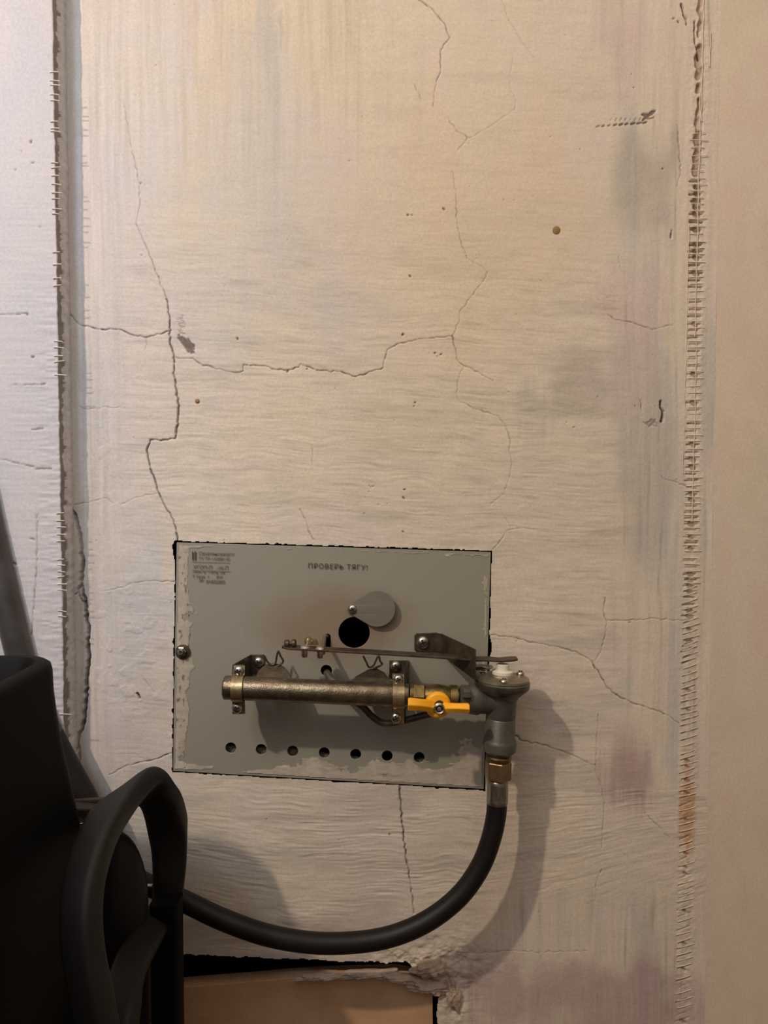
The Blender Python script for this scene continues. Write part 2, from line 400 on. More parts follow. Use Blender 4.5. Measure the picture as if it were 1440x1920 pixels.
deep = [
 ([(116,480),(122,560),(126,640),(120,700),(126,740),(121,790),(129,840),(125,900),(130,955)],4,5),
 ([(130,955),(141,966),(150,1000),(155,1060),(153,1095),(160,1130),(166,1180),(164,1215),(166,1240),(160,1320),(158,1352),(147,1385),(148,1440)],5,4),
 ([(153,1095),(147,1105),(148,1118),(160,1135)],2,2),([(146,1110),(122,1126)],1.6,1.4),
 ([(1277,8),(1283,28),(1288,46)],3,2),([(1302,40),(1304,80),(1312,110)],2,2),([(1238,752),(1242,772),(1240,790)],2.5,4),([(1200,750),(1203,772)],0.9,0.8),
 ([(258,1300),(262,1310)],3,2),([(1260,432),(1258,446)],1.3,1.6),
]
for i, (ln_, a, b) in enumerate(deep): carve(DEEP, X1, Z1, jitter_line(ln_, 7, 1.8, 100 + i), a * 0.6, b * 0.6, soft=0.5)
# broken joint along the reinforcing tape on the right
tr = random.Random(5)
SEAM = np.zeros(Xg.shape, np.float32)
sx = lambda y: 1313 - 33 * y / 1900.0
def rough_open(y0, y1, w):
    pts = []; y = y0
    while y < y1: pts.append((sx(y) + tr.uniform(-3, 3), y)); y += tr.uniform(6, 14)
    if len(pts) > 1: carve(SEAM, X1, Z1, pts, w, w, soft=0.6)
rough_open(-20, 62, 3.6); rough_open(60, 76, 2.2); rough_open(88, 150, 5.0); rough_open(160, 182, 5.0); rough_open(186, 250, 3.0)
rough_open(250, 330, 5.5)
ladder = []                                          # rungs of the tape, reused for the threads
y = 250.0
while y < 1915:
    ladder.append(y)
    if y > 330:
        k = 1.0 if y < 560 else (0.85 if y < 1250 else 0.55)
        if tr.random() < 0.9:
            x0 = sx(y) - tr.uniform(9, 14); x1 = sx(y) + tr.uniform(4, 13); yy = y + 6
            carve(SEAM, X1, Z1, [(x0, yy + tr.uniform(-1, 1)), (x1, yy - 2 * (y > 1150) * 4 + tr.uniform(-1, 1))], 1.5 * k, 2.2 * k, soft=0.4)
        if tr.random() < (0.8 if y < 480 else 0.3): carve(SEAM, X1, Z1, [(sx(y) - 2, y + 5), (sx(y) + 3, y + 9)], 4.5 * k, 4.5 * k, soft=0.5)
    y += tr.uniform(11.5, 15.5) if y < 900 else tr.uniform(10, 14)
C = blend(C, (158, 128, 104), np.clip(SEAM, 0, 1) * 0.65)
tape = np.exp(-((PX - (sx(PY) + 2)) / 20) ** 4)
H += tape * 0.6 * np.clip(fbm(u / 3.2, v / 3.0, 81, 2) + 0.1, -0.3, 1)
# pits and specks
PIT = np.zeros(Xg.shape, np.float32)
pits = [(768,517,2.6),(833,393,3.0),(765,403,2.2),(772,403,2.2),(655,302,1.6),(1088,280,1.5),(1243,316,2.4),(1189,165,1.6),(1184,140,1.3),(1271,40,2.6),(1262,35,2.4),(498,113,1.4),(445,634,2.4),(755,628,3.2),(815,662,2),(820,668,2),(828,664,2.2),(778,755,2.2),(776,762,2),(1077,801,2.4),(1182,1167,2),(880,350,1.2),(420,1012,1.5),(263,344,2),(265,478,1.8),(58,266,1.6),(945,375,1.3),(985,375,1.5),(1000,367,1.6),(1224,396,1.2),(1246,402,1.2),(1320,1,1),(935,470,1.1),(250,820,1.5),(282,782,1.5),(758,918,2.2),(758,935,2.4),(757,998,2.6),(700,912,1.6),(655,957,1.6),(635,1575,1.6),(500,1536,1.4),(730,1565,2),(540,695,2.6),(575,692,2.2),(1228,762,1.8),(1120,745,1.6)]
r2 = random.Random(3)
pits += [(r2.uniform(150, 1290), r2.uniform(0, 1780), r2.uniform(0.6, 1.3)) for _ in range(150)]
pits += [(r2.gauss(700, 18), r2.gauss(925, 30), r2.uniform(0.8, 1.6)) for _ in range(10)] + [(r2.gauss(897, 6), r2.gauss(478, 6), 1.0) for _ in range(9)]
for a, b, r_ in pits: carve(PIT, X1, Z1, [(a, b), (a + r2.uniform(-1, 1) * r_, b + r2.uniform(-1, 1) * r_)], r_ * 0.6, r_ * 0.6)
# scuff marks: the burnt streak by the long crack and the row of dark dabs top right
SC = np.zeros(Xg.shape, np.float32)
for k in range(22):
    q = r2.random(); a0 = (333 + 22 * q + r2.uniform(-2, 2), 630 + 12 * q + r2.uniform(-5, 3))
    carve(SC, X1, Z1, [a0, (a0[0] + (364 - a0[0]) * r2.uniform(0.4, 1.0), a0[1] + (662 - a0[1]) * r2.uniform(0.4, 1.0))], 1.4, 2.2, soft=0.5)
for k in range(16): carve(SC, X1, Z1, [(334 + r2.uniform(-4, 8), 590 + k * 2.6), (338 + r2.uniform(-4, 10), 592 + k * 2.6)], 0.8, 1.0)
for k in range(9): carve(SC, X1, Z1, [(1118 + k * 11, 238 - k * 0.9), (1122 + k * 11 + r2.uniform(0, 4), 236 - k * 0.9)], 1.2 + 0.1 * k, 1.2 + 0.1 * k)
for k in range(8): carve(SC, X1, Z1, [(1145 + k * 9, 226), (1147 + k * 9, 222)], 0.9, 1.2)
for k in range(9): carve(SC, X1, Z1, [(1204 + r2.uniform(0, 14), 214 + r2.uniform(-5, 12)), (1214 + r2.uniform(0, 14), 212 + r2.uniform(-5, 10))], 1.6, 2.0)
for k in range(10): carve(SC, X1, Z1, [(1205 + r2.uniform(0, 26), 790 + r2.uniform(-5, 8)), (1208 + r2.uniform(0, 26), 793 + r2.uniform(-5, 8))], 0.9, 1.0)
for k in range(5): carve(SC, X1, Z1, [(528 - k, 20 + k * 4), (526 + k, 90 - k * 8)], 1.5, 2.5, soft=2.0)
SCK = np.where((PX > 500) & (PX < 560) & (PY < 120), 0.22, 0.85)
H += -1.6 * np.clip(CR, 0, 1) - 7.0 * DEEP - (1.5 + 1.7 * sstep(620, 420, PY)) * SEAM - 1.2 * np.clip(PIT, 0, 1) - 0.9 * SC * (SCK > 0.5)
C = blend(C, (72, 58, 46), np.clip(CR * 0.95, 0, 0.85)); C = blend(C, (96, 84, 74), np.clip(DEEP, 0, 1) * 0.8)  # grooves darkened in the colour: some dirt, part painted shade
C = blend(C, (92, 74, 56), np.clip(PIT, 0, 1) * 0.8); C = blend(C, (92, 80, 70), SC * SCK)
# left strip beside the joint: painted paler to lift the slab's shadow on it
strip = sstep(156, 148, PX + 2.2 * vnoise(v / 5, v / 40, 91)) * (PY < 1480)
C = blend(C, (236, 234, 232), strip * 0.75)
# chipped rim round the face plate
def edge_dist(poly):
    dm = np.full(Xg.shape, 1e3, np.float32)
    for (a, b), (c, d) in zip(poly, poly[1:] + poly[:1]):
        tt = np.clip(((PX - a) * (c - a) + (PY - b) * (d - b)) / ((c - a) ** 2 + (d - b) ** 2), 0, 1)
        dm = np.minimum(dm, np.hypot(PX - a - tt * (c - a), PY - b - tt * (d - b)))
    return dm
ed = edge_dist(PLATE); inp = inside(PLATE, PX, PY)
rim = 0.7 + 5.0 * np.clip(fbm(u / 5, v / 5, 95, 2) - 0.12, 0, 1) + 5 * blob(326, 1030, 9, 20) + 5 * blob(918, 1215, 6, 14)
gone = inp | (ed < rim * 1.0)
gone |= inside(HOLE_B, PX + 3 * fbm(u / 6, v / 6, 97, 2), PY + 4 * fbm(u / 6, v / 6, 98, 2))
H += 0.5 * np.exp(-(ed / 9) ** 2) * (0.4 + fbm(u / 6, v / 6, 99, 2))
# torn lump where the lower slot ends
torn = blob(800, 1805, 90, 40)
H += 4.0 * torn * (0.6 + fbm(u / 7, v / 5, 121, 3)) + 3.0 * blob(850, 1860, 26, 70) * (0.4 + fbm(u / 6, v / 9, 131, 3))
H[0:2] = 0; H[-3:] = 0
V = np.stack([Xg, -H * 0.001, Zg], -1)
g4 = gone[:-1, :-1] | gone[1:, :-1] | gone[:-1, 1:] | gone[1:, 1:]
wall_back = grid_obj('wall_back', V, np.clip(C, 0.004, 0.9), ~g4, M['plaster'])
tag(wall_back, 'cracked whitewashed plaster stove wall behind the gas burner', None, None, 'structure')
del H, C, hs, us, wob, n1, n2, n3

# ------------------------------------------------------------------ wall_right : smooth beige wall beyond the taped joint
Xw = np.concatenate([np.arange(xr - STEP, W(1500, 960).x, 0.0022), [0.7, 1.4]]); Zw = np.concatenate([[0.0], np.arange(zb, zt, 0.0022), [1.6, 2.6]])
Xg, Zg = np.meshgrid(Xw, Zw); u, v = Xg * 1000, Zg * 1000; PX, PY = px_of(Xg, Zg)
H = 0.9 * fbm(u / 90, v / 90, 203, 3) + 0.12 * fbm(u / 9, v / 14, 205, 3)
near = np.exp(-((PX - 1337) / 18) ** 2)
H = H * (1 - near) + near * 0.3 * fbm(u / 5, v / 5, 207, 2)
n1 = fbm(u / 40, v / 70, 211, 3)
C = np.zeros(Xg.shape + (3,), np.float32) + np.array(srgb(224, 206, 184), np.float32)
C = blend(C, (220, 194, 174), sstep(0, 0.4, n1) * 0.4); C = blend(C, (212, 196, 172), sstep(0, 0.4, -n1) * 0.4)
C = blend(C, (222, 202, 180), near * 0.5)
V = np.stack([Xg, -H * 0.001, Zg], -1)
wall_right = grid_obj('wall_right', V, C, np.ones((len(Zw) - 1, len(Xw) - 1), bool), plaster('plaster_smooth', 0.12))
tag(wall_right, 'smooth beige plastered wall right of the taped joint', None, None, 'structure')

# ------------------------------------------------------------------ wall_left : whitewashed slab standing 24 mm proud
DL = 0.029
xe = W(99, 30, DL).x
Xf = np.concatenate([[-1.4, -0.7], np.arange(W(-90, 960, DL).x, xe - 0.0003, 0.001), [xe]])
Zw = np.concatenate([[0.0], np.arange(zb - 0.02, zt + 0.02, 0.001), [1.6, 2.6]])
nf_ = len(Xf); back = np.linspace(0, 1, 17)[1:]
ncol = nf_ + len(back)
Xg = np.zeros((len(Zw), ncol)); Yg = np.zeros_like(Xg); Zg = np.repeat(Zw[:, None], ncol, 1)
Xg[:, :nf_] = Xf[None]; u, v = Xg * 1000, Zg * 1000
PX, PY = px_of(Xg, Zg, DL)
tick = sstep(52, 98, PX) * (0.15 + 0.85 * sstep(430, 700, PY))
Hl = 0.6 * fbm(u / 80, v / 80, 303, 3) + 0.22 * (vnoise(u / 40, v / 1.9, 305) + vnoise(u / 25, v / 5 + 0.02 * u, 306)) * sstep(100, 600, PY) + 0.8 * tick * vnoise(u / 9, v / 2.0, 307)
ej = (0.0012 * fbm(Zw * 1000 / 9, Zw * 1000 / 50, 311, 4))[:, None]
CRl = np.zeros(Xg.shape, np.float32)
for i, (ln_, a, b) in enumerate([([(70,965),(69,1060),(62,1150),(58,1190)],0.9,1.1),([(20,722),(84,720)],0.8,1.3),([(66,880),(96,879)],1.0,1.6),([(0,860),(30,868),(62,875)],0.8,1.2),([(58,1010),(64,1012)],1.6,1.6),([(26,1056),(29,1058)],2,2),([(58,265),(58,267)],1.8,1.8),([(40,283),(40,284)],1.4,1.4),([(61,305),(62,305)],1.4,1.4),([(29,318),(29,319)],1.2,1.2),([(75,425),(75,426)],1.5,1.5),([(0,590),(50,588)],0.8,1.2),([(50,588),(51,590)],2,2),([(60,669),(63,669)],2,2),([(60,806),(80,804)],1.3,0.9)]):
    carve(CRl[:, :nf_], Xf, Zw, jitter_line(ln_, 6, 1.0, 300 + i), a, b, DL)
Yg[:, :nf_] = -DL - (Hl * 0.001)[:, :nf_] + 0.0012 * CRl[:, :nf_]
Xg[:, nf_ - 1:nf_] += ej; Yg[:, nf_ - 1] += 0.0006
for k, b in enumerate(back):
    c = nf_ + k
    uu = np.full_like(Zw, b * 24)
    rough = 0.0011 * fbm(Zw * 1000 / 4 + 0 * b, uu / 4, 321, 3) - (0.0022 if b < 0.5 else 0.0004)
    Xg[:, c] = xe + ej[:, 0] * (1 - b) + rough * min(1, 6 * b)
    Yg[:, c] = -DL + (DL + 0.006) * b
C = np.zeros(Xg.shape + (3,), np.float32) + np.array(srgb(206, 199, 198), np.float32)
n1 = fbm(u / 45, v / 60, 331, 3)
C = blend(C, (200, 195, 200), sstep(0, 0.4, n1) * 0.5); C = blend(C, (212, 200, 194), sstep(0, 0.4, -n1) * 0.4)
C = blend(C, (110, 96, 84), np.clip(CRl, 0, 1) * 0.75)  # same dirt and painted shade in this wall's cracks
bb = np.concatenate([np.full(nf_, -1.0), back])[None].repeat(len(Zw), 0)
jag = 0.12 * fbm(Zg * 1000 / 6, Zg * 1000 / 40, 341, 3)
C = blend(C, (124, 110, 98), ((bb > 0) & (bb + 1.6 * jag < 0.40)).astype(np.float32) * 0.75)
C = blend(C, (236, 232, 230), ((bb > 0) & (bb + 1.6 * jag >= 0.40)).astype(np.float32) * 0.7)  # rear of the return painted paler to lift its shade
V = np.stack([Xg, Yg, Zg], -1)
wall_left = grid_obj('wall_left', V, C, np.ones((len(Zw) - 1, ncol - 1), bool), M['plaster'])
tag(wall_left, 'lilac-white plastered wall with frayed tape edge at left', None, None, 'structure')

# floor
mb = MB(); mb.add([(-1.4, 0.02, 0), (1.4, 0.02, 0), (1.4, -2.6, 0), (-1.4, -2.6, 0)], [(0, 1, 2, 3)])
tag(obj('floor', mb, M['floor'], None, smooth=False), 'brown floor below the stove wall', None, None, 'structure')

# soot-black firebox behind the plate and the slot
def box_open(x0, x1, z0, z1, y0, y1):
    mb = MB(); v_ = [(x0, y0, z0), (x1, y0, z0), (x1, y0, z1), (x0, y0, z1), (x0, y1, z0), (x1, y1, z0), (x1, y1, z1), (x0, y1, z1)]
    mb.add(v_, [(4, 5, 6, 7), (0, 1, 5, 4), (1, 2, 6, 5), (2, 3, 7, 6), (3, 0, 4, 7)]); return mb
a, b = W(110, 1985), W(940, 1000)
fb = obj('firebox_lining', box_open(a.x, b.x, a.z, b.z, 0.0135, 0.26), M['soot'], wall_back, smooth=False)
# threads of the reinforcing tape
mb = MB(); tr = random.Random(9)
for yy in [136, 152, 160, 178, 188, 229, 240, 246, 305, 315, 330, 345, 362, 373, 392, 400, 474, 497, 521, 536, 640, 652, 668, 678, 702, 963, 976, 989, 1002, 1014, 1049, 1060, 1072, 1082, 1095, 1106, 1145, 1155, 1339]:
    L = tr.uniform(7, 14) if yy not in (702, 1339) else 18
    p = W(99 + 0.0148 * yy - 8, yy + tr.uniform(-1, 1), DL + 0.0005); q = W(99 + 0.0148 * yy + L - 2, yy + tr.uniform(-2, 2), DL + 0.0002)
    mb.tube([p, (p + q) / 2 + Vector((0, -0.0003, 0.0002)), q], 0.00042, 6)
th = obj('frayed_threads', mb, M['thread'], wall_left); tag(th, 'short white threads fraying from the wall edge', kind='stuff')
mb = MB()
for yy in ladder:
    if yy > 1500 and tr.random() < 0.4: continue
    k = 10 * (yy > 1100)
    p = W(sx(yy) - tr.uniform(10, 15), yy + tr.uniform(-1, 1) + k * 0.3, 0.0006); q = W(sx(yy) + tr.uniform(12, 20), yy + tr.uniform(-1, 1) - k * 0.5, 0.0006)
    mb.tube([p, (p + q) / 2 + Vector((0, -0.0004, 0)), q], 0.00036, 6)
for off, y0, y1 in [(7, -20, 240), (4, 150, 640), (4, 640, 980), (20, 60, 130), (-14, 420, 900)]:
    pts = []; y = y0
    while y < y1: pts.append(W(sx(y) + off + tr.uniform(-1.2, 1.2) - 0.006 * (y - y0), y, 0.0009 + tr.uniform(-0.0004, 0.0003))); y += 13
    mb.tube(pts, 0.00042 if off != -14 else 0.0003, 6)
th = obj('tape_threads', mb, M['thread'], wall_right); tag(th, 'white mesh tape threads over the broken joint', kind='stuff')

# the yellowish drip and the olive speck
def drip(px, py, r, mat):
    mb = MB(); prof = [(0, R(r)), (0.0004, R(r) * 0.9), (0.0008, R(r) * 0.5), (0.0009, 0)]
    mb.lathe(W(px, py, -0.0002), (0, -1, 0), prof, 18)
    return obj('dried_drip', mb, mat, wall_back)
tag(drip(1043, 432, 8.5, M['stainspot']), 'round yellow-brown dried drip on the pale wall')
drip(370, 752, 4.5, M['stainspot']); drip(1190, 760, 2, M['stainspot'])

# lower brick and torn plaster lip
mb = MB()
top = [(120, 1868), (345, 1851), (480, 1840), (560, 1833), (640, 1829), (740, 1826), (800, 1836), (811, 1850)]
poly = [W(x, y, -0.004) for x, y in top] + [W(812, 1962, -0.004), W(120, 1962, -0.004)]
mb.prism(poly, (0, 0.016, 0))
br = obj('brick', mb, M['brick'], wall_back, smooth=False, bevel=0.003, seg=3)
tag(br, 'orange-brown painted brick below the dark slot')
def lump_mesh(cx, cy, rx, rz, ry, d, seed, tilt=0.0, amp=0.35):
    r = random.Random(seed); mb = MB(); n, m_ = 34, 16; V_ = []; c = W(cx, cy, d); sx_, sz_ = R(rx, d), R(rz, d)
    fr = np.random.default_rng(seed).random(8) * 6.28
    for i in range(m_ + 1):
        ph = math.pi * i / m_
        for k in range(n):
            th_ = 2 * math.pi * k / n
            x = math.sin(ph) * math.cos(th_); z = math.sin(ph) * math.sin(th_); y = -math.cos(ph)
            q = 1 + amp * (0.4 * math.sin(5 * x + fr[0]) * math.sin(4 * z + fr[1]) + 0.25 * math.sin(11 * x + 3 * z + fr[2]) + 0.2 * math.sin(14 * z - 6 * x + fr[3]) + 0.12 * math.sin(23 * x + fr[4]) * math.sin(19 * z + fr[5]))
            X = x * sx_ * q; Z = z * sz_ * q
            V_.append(c + Vector((X * math.cos(tilt) - Z * math.sin(tilt), y * ry * q, X * math.sin(tilt) + Z * math.cos(tilt))))
    Fs = [(i * n + k, i * n + (k + 1) % n, (i + 1) * n + (k + 1) % n, (i + 1) * n + k) for i in range(m_) for k in range(n)]
    mb.add(V_, Fs); return mb
M['lip'] = simple('torn_plaster', (206, 184, 162), 0.8, 0, 0.3, 120, 0.8, 0.0015, dark=(170, 146, 128))
for a in [(806, 1814, 34, 17, 0.009, 0.002, 1, 0.05), (800, 1848, 42, 15, 0.007, 0.001, 2, -0.15), (690, 1826, 66, 8, 0.005, 0.0, 3, 0.06), (600, 1832, 46, 7, 0.004, 0.0, 4, 0.05),
          (848, 1862, 16, 34, 0.006, 0.0, 6, 0.2), (742, 1832, 40, 9, 0.006, 0.001, 7, -0.12)]:
    obj('plaster_lump', lump_mesh(*a), M['lip'], wall_back)

# ------------------------------------------------------------------ the gas burner
base = W(620, 1245, 0)
gb = thing('gas_burner', base, 'grey gas burner panel with pipe and row of round holes set in the plaster', 'gas burner')
def circ(px, py, r, n=40, d=0.0):
    c = W(px, py, d); rr = R(r, d); return [(c.x + rr * math.cos(2 * math.pi * k / n), c.z + rr * math.sin(2 * math.pi * k / n)) for k in range(n)]
def plate_with_holes(name, loops, y0, thick, mat, parent, bev=0.0003):
    cu = bpy.data.curves.new(name, 'CURVE'); cu.dimensions = '2D'; cu.fill_mode = 'BOTH'; cu.extrude = thick / 2; cu.bevel_depth = bev; cu.bevel_resolution = 1
    cu.offset = -bev
    cx = sum(p[0] for p in loops[0]) / len(loops[0]); cz = sum(p[1] for p in loops[0]) / len(loops[0])
    for L in loops:
        s = cu.splines.new('POLY'); s.points.add(len(L) - 1); s.use_cyclic_u = True
        for p, (x, z) in zip(s.points, L): p.co = (x - cx, z - cz, 0, 1)
    o = bpy.data.objects.new('tmp', cu); COL.objects.link(o)
    bpy.context.view_layer.update()
    me = bpy.data.meshes.new_from_object(o.evaluated_get(bpy.context.evaluated_depsgraph_get())); bpy.data.objects.remove(o)
    me.transform(Matrix.Rotation(math.pi / 2, 4, 'X'))
    me.name = name; me.materials.clear(); me.materials.append(mat)
    o = bpy.data.objects.new(name, me); link(o, name, parent, (cx, y0, cz)); return o
pl = [(p.x, p.z) for p in (W(a + sx_, b + sy_) for (a, b), sx_, sy_ in zip(PLATE, (0.6, -1, -1, 0.6), (1, 1, -1, -1)))]
holes = [(433, 1402), (490, 1405), (549, 1408), (608, 1411), (667, 1414), (726, 1417), (786, 1420)]
slot = []
for k in range(13): a = math.pi * k / 12; c = W(614, 1194); slot.append((c.x + R(6) * math.cos(a), c.z + R(6) * math.sin(a)))
for k in range(13): a = math.pi + math.pi * k / 12; c = W(614, 1214); slot.append((c.x + R(6) * math.cos(a), c.z + R(6) * math.sin(a)))
loops = [pl, circ(664, 1186, 29.5, 64), slot, circ(612, 1257, 10.5)] + [circ(x, y, 10.2) for x, y in holes]
plate_with_holes('faceplate', loops, 0.0004, 0.0016, M['enamel'], gb)
FY = 0.0008                                     # front of the plate is at y = -FY or so
# white paint smeared over the edges of the plate (real, thin, with its own ragged outline)
Xs = np.arange(W(324, 1200).x, W(922, 1200).x, 0.0009); Zs = np.arange(W(700, 1484).z, W(700, 1012).z, 0.0009)
Xg, Zg = np.meshgrid(Xs, Zs); PX, PY = px_of(Xg, Zg); u, v = Xg * 1000, Zg * 1000
inp = inside([(x + a, y + b) for (x, y), a, b in zip(PLATE, (4, -5, -5, 4), (5, 5, -5, -5))], PX, PY)
nn = fbm(u / 9, v / 16, 401, 4); nh = fbm(u / 30, v / 4, 405, 4)
lx = 330 - 7 * (PY - 1016) / 430
mk = sstep(46, 14, PX - lx + 34 * nn) * (0.9) + sstep(1428, 1452, PY + 26 * nh - 0.058 * (PX - 330) + 10 * blob(640, 1440, 1e3, 1e3)) * 1.0
mk += sstep(1395, 1425, PY + 30 * nh - 0.03 * (PX - 330)) * sstep(470, 560, PX) * 0.62
mk += np.exp(-(((PX - 885) / 40) ** 2 + ((PY - 1440) / 60) ** 2)) * 1.0 + sstep(18, 6, 915 - PX - 10 * nn) * sstep(1030, 1100, PY) * 0.6 + sstep(10, 3, PY - 1018 - 0.0305 * (PX - 331) + 8 * nh) * 0.8
mk += np.exp(-(((PX - 395) / 26) ** 2 + ((PY - 1395) / 70) ** 2)) * 0.3 + blob(640, 1440, 1e9, 1e9) * 0
mk -= 0.8 * np.exp(-(((PX - 410) / 60) ** 2 + ((PY - 1425) / 28) ** 2))
mk += 0.35 * nn + 0.2 * nh
keep = (mk > 0.52) & inp
for x, y in holes: keep &= np.hypot(PX - x, PY - y) > 12.5
keep &= np.hypot(PX - 340, PY - 1220) > 8
Hs = 0.25 * np.clip((mk - 0.5) * 2.5, 0, 1) + 0.25 * fbm(u / 6, v / 2.4, 411, 3) * np.clip((mk - 0.5) * 2, 0, 1)
C = np.zeros(Xg.shape + (3,), np.float32) + np.array(srgb(188, 174, 156), np.float32)
C = blend(C, (170, 160, 142), np.clip(sstep(1.0, 0.5, mk), 0, 1) * 0.9); C = blend(C, (204, 192, 176), sstep(0.05, 0.5, nn) * 0.6); C = blend(C, (98, 80, 66), sstep(0.28, 0.5, fbm(u / 3, v / 5, 415, 3)) * (PX < 360) * 0.8)
Hs = Hs - 0.3 * sstep(0.62, 0.5, mk)
V = np.stack([Xg, -0.00105 - Hs * 0.001, Zg], -1)
o = grid_obj('paint_smear', V, C, keep[:-1, :-1] & keep[1:, 1:] & keep[1:, :-1] & keep[:-1, 1:], M['plaster'], gb, tuple(base))
tag(o, 'white paint smeared ragged over the panel edges')
# insulation seen through the small holes
mb = MB(); tp = [(400, 1397), (433, 1399), (490, 1402), (549, 1405), (608, 1414), (667, 1420), (726, 1440), (786, 1424), (820, 1426)]
mb.prism([W(x, y, -0.006) for x, y in tp] + [W(820, 1466, -0.006), W(400, 1452, -0.006)], (0, 0.006, 0)); obj('insulation_strip', mb, M['wool'], gb, bevel=0.001)
# printed writing
FONT_MAT = M['ink']
def text(name, body, px, py, size_px, mat, parent, spacing=1.0, rot=-1.75, d=0.0019, xs=1.0, align='LEFT'):
    cu = bpy.data.curves.new(name, 'FONT'); cu.body = body; cu.size = size_px * R(1); cu.space_character = spacing; cu.align_x = align; cu.extrude = 0.00005
    o = bpy.data.objects.new('tmp', cu); COL.objects.link(o); bpy.context.view_layer.update()
    me = bpy.data.meshes.new_from_object(o.evaluated_get(bpy.context.evaluated_depsgraph_get())); bpy.data.objects.remove(o)
    me.transform(Matrix.Rotation(math.radians(-rot), 4, 'Y') @ Matrix.Rotation(math.pi / 2, 4, 'X') @ Matrix.Diagonal((xs, 1, 1, 1)))
    me.materials.clear(); me.materials.append(mat)
    o = bpy.data.objects.new(name, me); link(o, name, parent, W(px, py, d)); return o
tag(text('warning_text', 'ПРОВЕРЬ ТЯГУ!', 577, 1065, 13, M['ink'], gb, 1.16), 'printed Cyrillic draught warning')
M['ink2'] = simple('label_ink', (96, 84, 76), 0.8, bump=0)
for body, x, y, s in [('Сахалинсвагрет', 372, 1040, 8.5), ('ТУ ТН 1.К2001 02', 372, 1049, 7.5), ('УГОП-П   -16-П', 362, 1066, 9.5), ('Ном. м  1 кПа, 100', 362, 1074, 7.0), ('Т газа  1      РИ', 360, 1083, 8.0), ('№', 373, 1091, 8), ('01832005', 386, 1093, 9.0)]:
    text('rating_text', body, x, y, s, M['ink2'], gb, 1.0)
mb = MB()
for x, w_ in ((360, 2.2), (364.5, 3.0)): mb.prism([W(x, 1034, 0.0018), W(x + w_, 1034, 0.0018), W(x + w_, 1050, 0.0018), W(x, 1050, 0.0018)], (0, -0.0001, 0))
for y in (1053, 1069): mb.prism([W(360, y, 0.0018), W(431, y + 2, 0.0018), W(431, y + 2.7, 0.0018), W(360, y + 0.7, 0.0018)], (0, -0.0001, 0))
obj('printed_rule', mb, M['ink2'], gb, smooth=False)

# screws: dome head, cross recess drawn as dark bars for its shade; mesh shared between all of them
def screw_mesh(r):
    mb = MB(); mb.lathe((0, 0, 0), (0, -1, 0), [(0, r), (r * 0.25, r), (r * 0.55, r * 0.82), (r * 0.72, r * 0.5), (r * 0.77, 0.2 * r)], 24)
    for a in (0.4, 0.4 + math.pi / 2):
        c, s = math.cos(a), math.sin(a); L, t_ = r * 0.55, r * 0.13; y0, y1 = -r * 0.4, -r * 0.80
        pts = [(c * i - s * j, y0, s * i + c * j) for i, j in ((-L, -t_), (L, -t_), (L, t_), (-L, t_))]
        mb.prism(pts, (0, y1 - y0, 0), 1)
    return mb
proto = {}
def screw(px, py, r, d, parent, dirv=None, name='screw'):
    c = W(px, py, d)
    if 's' not in proto:
        o = obj(name, screw_mesh(0.005), [M['screw'], M['slot']], parent, loc=(0, 0, 0)); proto['s'] = o
        WL[o.name] = c; o.location = c - WL[parent.name]
    else:
        o = bpy.data.objects.new(name, proto['s'].data); link(o, name, parent, c)
    k = R(r, d) / 0.005; o.scale = (k, k, k)
    if dirv: o.rotation_euler = Vector((0, -1, 0)).rotation_difference(Vector(dirv)).to_euler()
    return o

# sight-hole cover: a teardrop flap turned aside on its rivet
mb = MB(); P_ = []
ax, ay, ar = 661, 1142, 10; bx_, by_, br_ = 707, 1141, 34
for k in range(28):
    a = math.radians(-122 + 244 * k / 27); P_.append((bx_ + br_ * math.cos(a), by_ + br_ * math.sin(a)))
for k in range(12):
    a = math.radians(122 + 116 * k / 11); P_.append((ax + ar * math.cos(a), ay + ar * math.sin(a)))
mb.prism([W(x, y, 0.0022 + 0.00008 * max(0, x - 665)) for x, y in P_], (0, -0.0010, 0))
M['flap'] = simple('grey_flap', (120, 114, 100), 0.5, 0.1, 0.1, 30, 0.1)
fl = obj('sight_cover', mb, M['flap'], gb, smooth=False, bevel=0.0003)
screw(661, 1142, 9, 0.0032, fl, name='rivet')
# screw and washer at the left edge
mb = MB(); mb.lathe(W(343, 1222, 0.0012), (0, -1, 0), [(0, R(14)), (0.0012, R(14)), (0.0013, R(13)), (0.0013, R(3))], 28)
wa = obj('washer', mb, M['zinc'], gb)
mb = MB(); mb.lathe(W(341, 1221, 0.0024), (0, -1, 0), [(0, R(9.5)), (0.003, R(9.5)), (0.0034, R(8))], 6); mb.lathe(W(340, 1221, 0.0055), (0, -1, 0), [(0, R(5)), (0.003, R(5)), (0.004, R(3.5))], 16)
obj('nut', mb, M['screw'], wa, angle=30)

# gas pipe
PD = 0.046
p0, p1 = W(421, 1289, PD), W(765, 1304, PD); ax_ = (p1 - p0); Lp = ax_.length; rp = R(22.5, PD)
mb = MB(); mb.lathe(p0, ax_, [(-0.0010, rp * 0.78), (0, rp * 0.96), (0.0008, rp), (0.012, rp), (0.06, rp * 0.99), (0.10, rp), (Lp - 0.004, rp), (Lp, rp * 0.95)], 48)
pipe = obj('gas_pipe', mb, M['pipe'], gb)
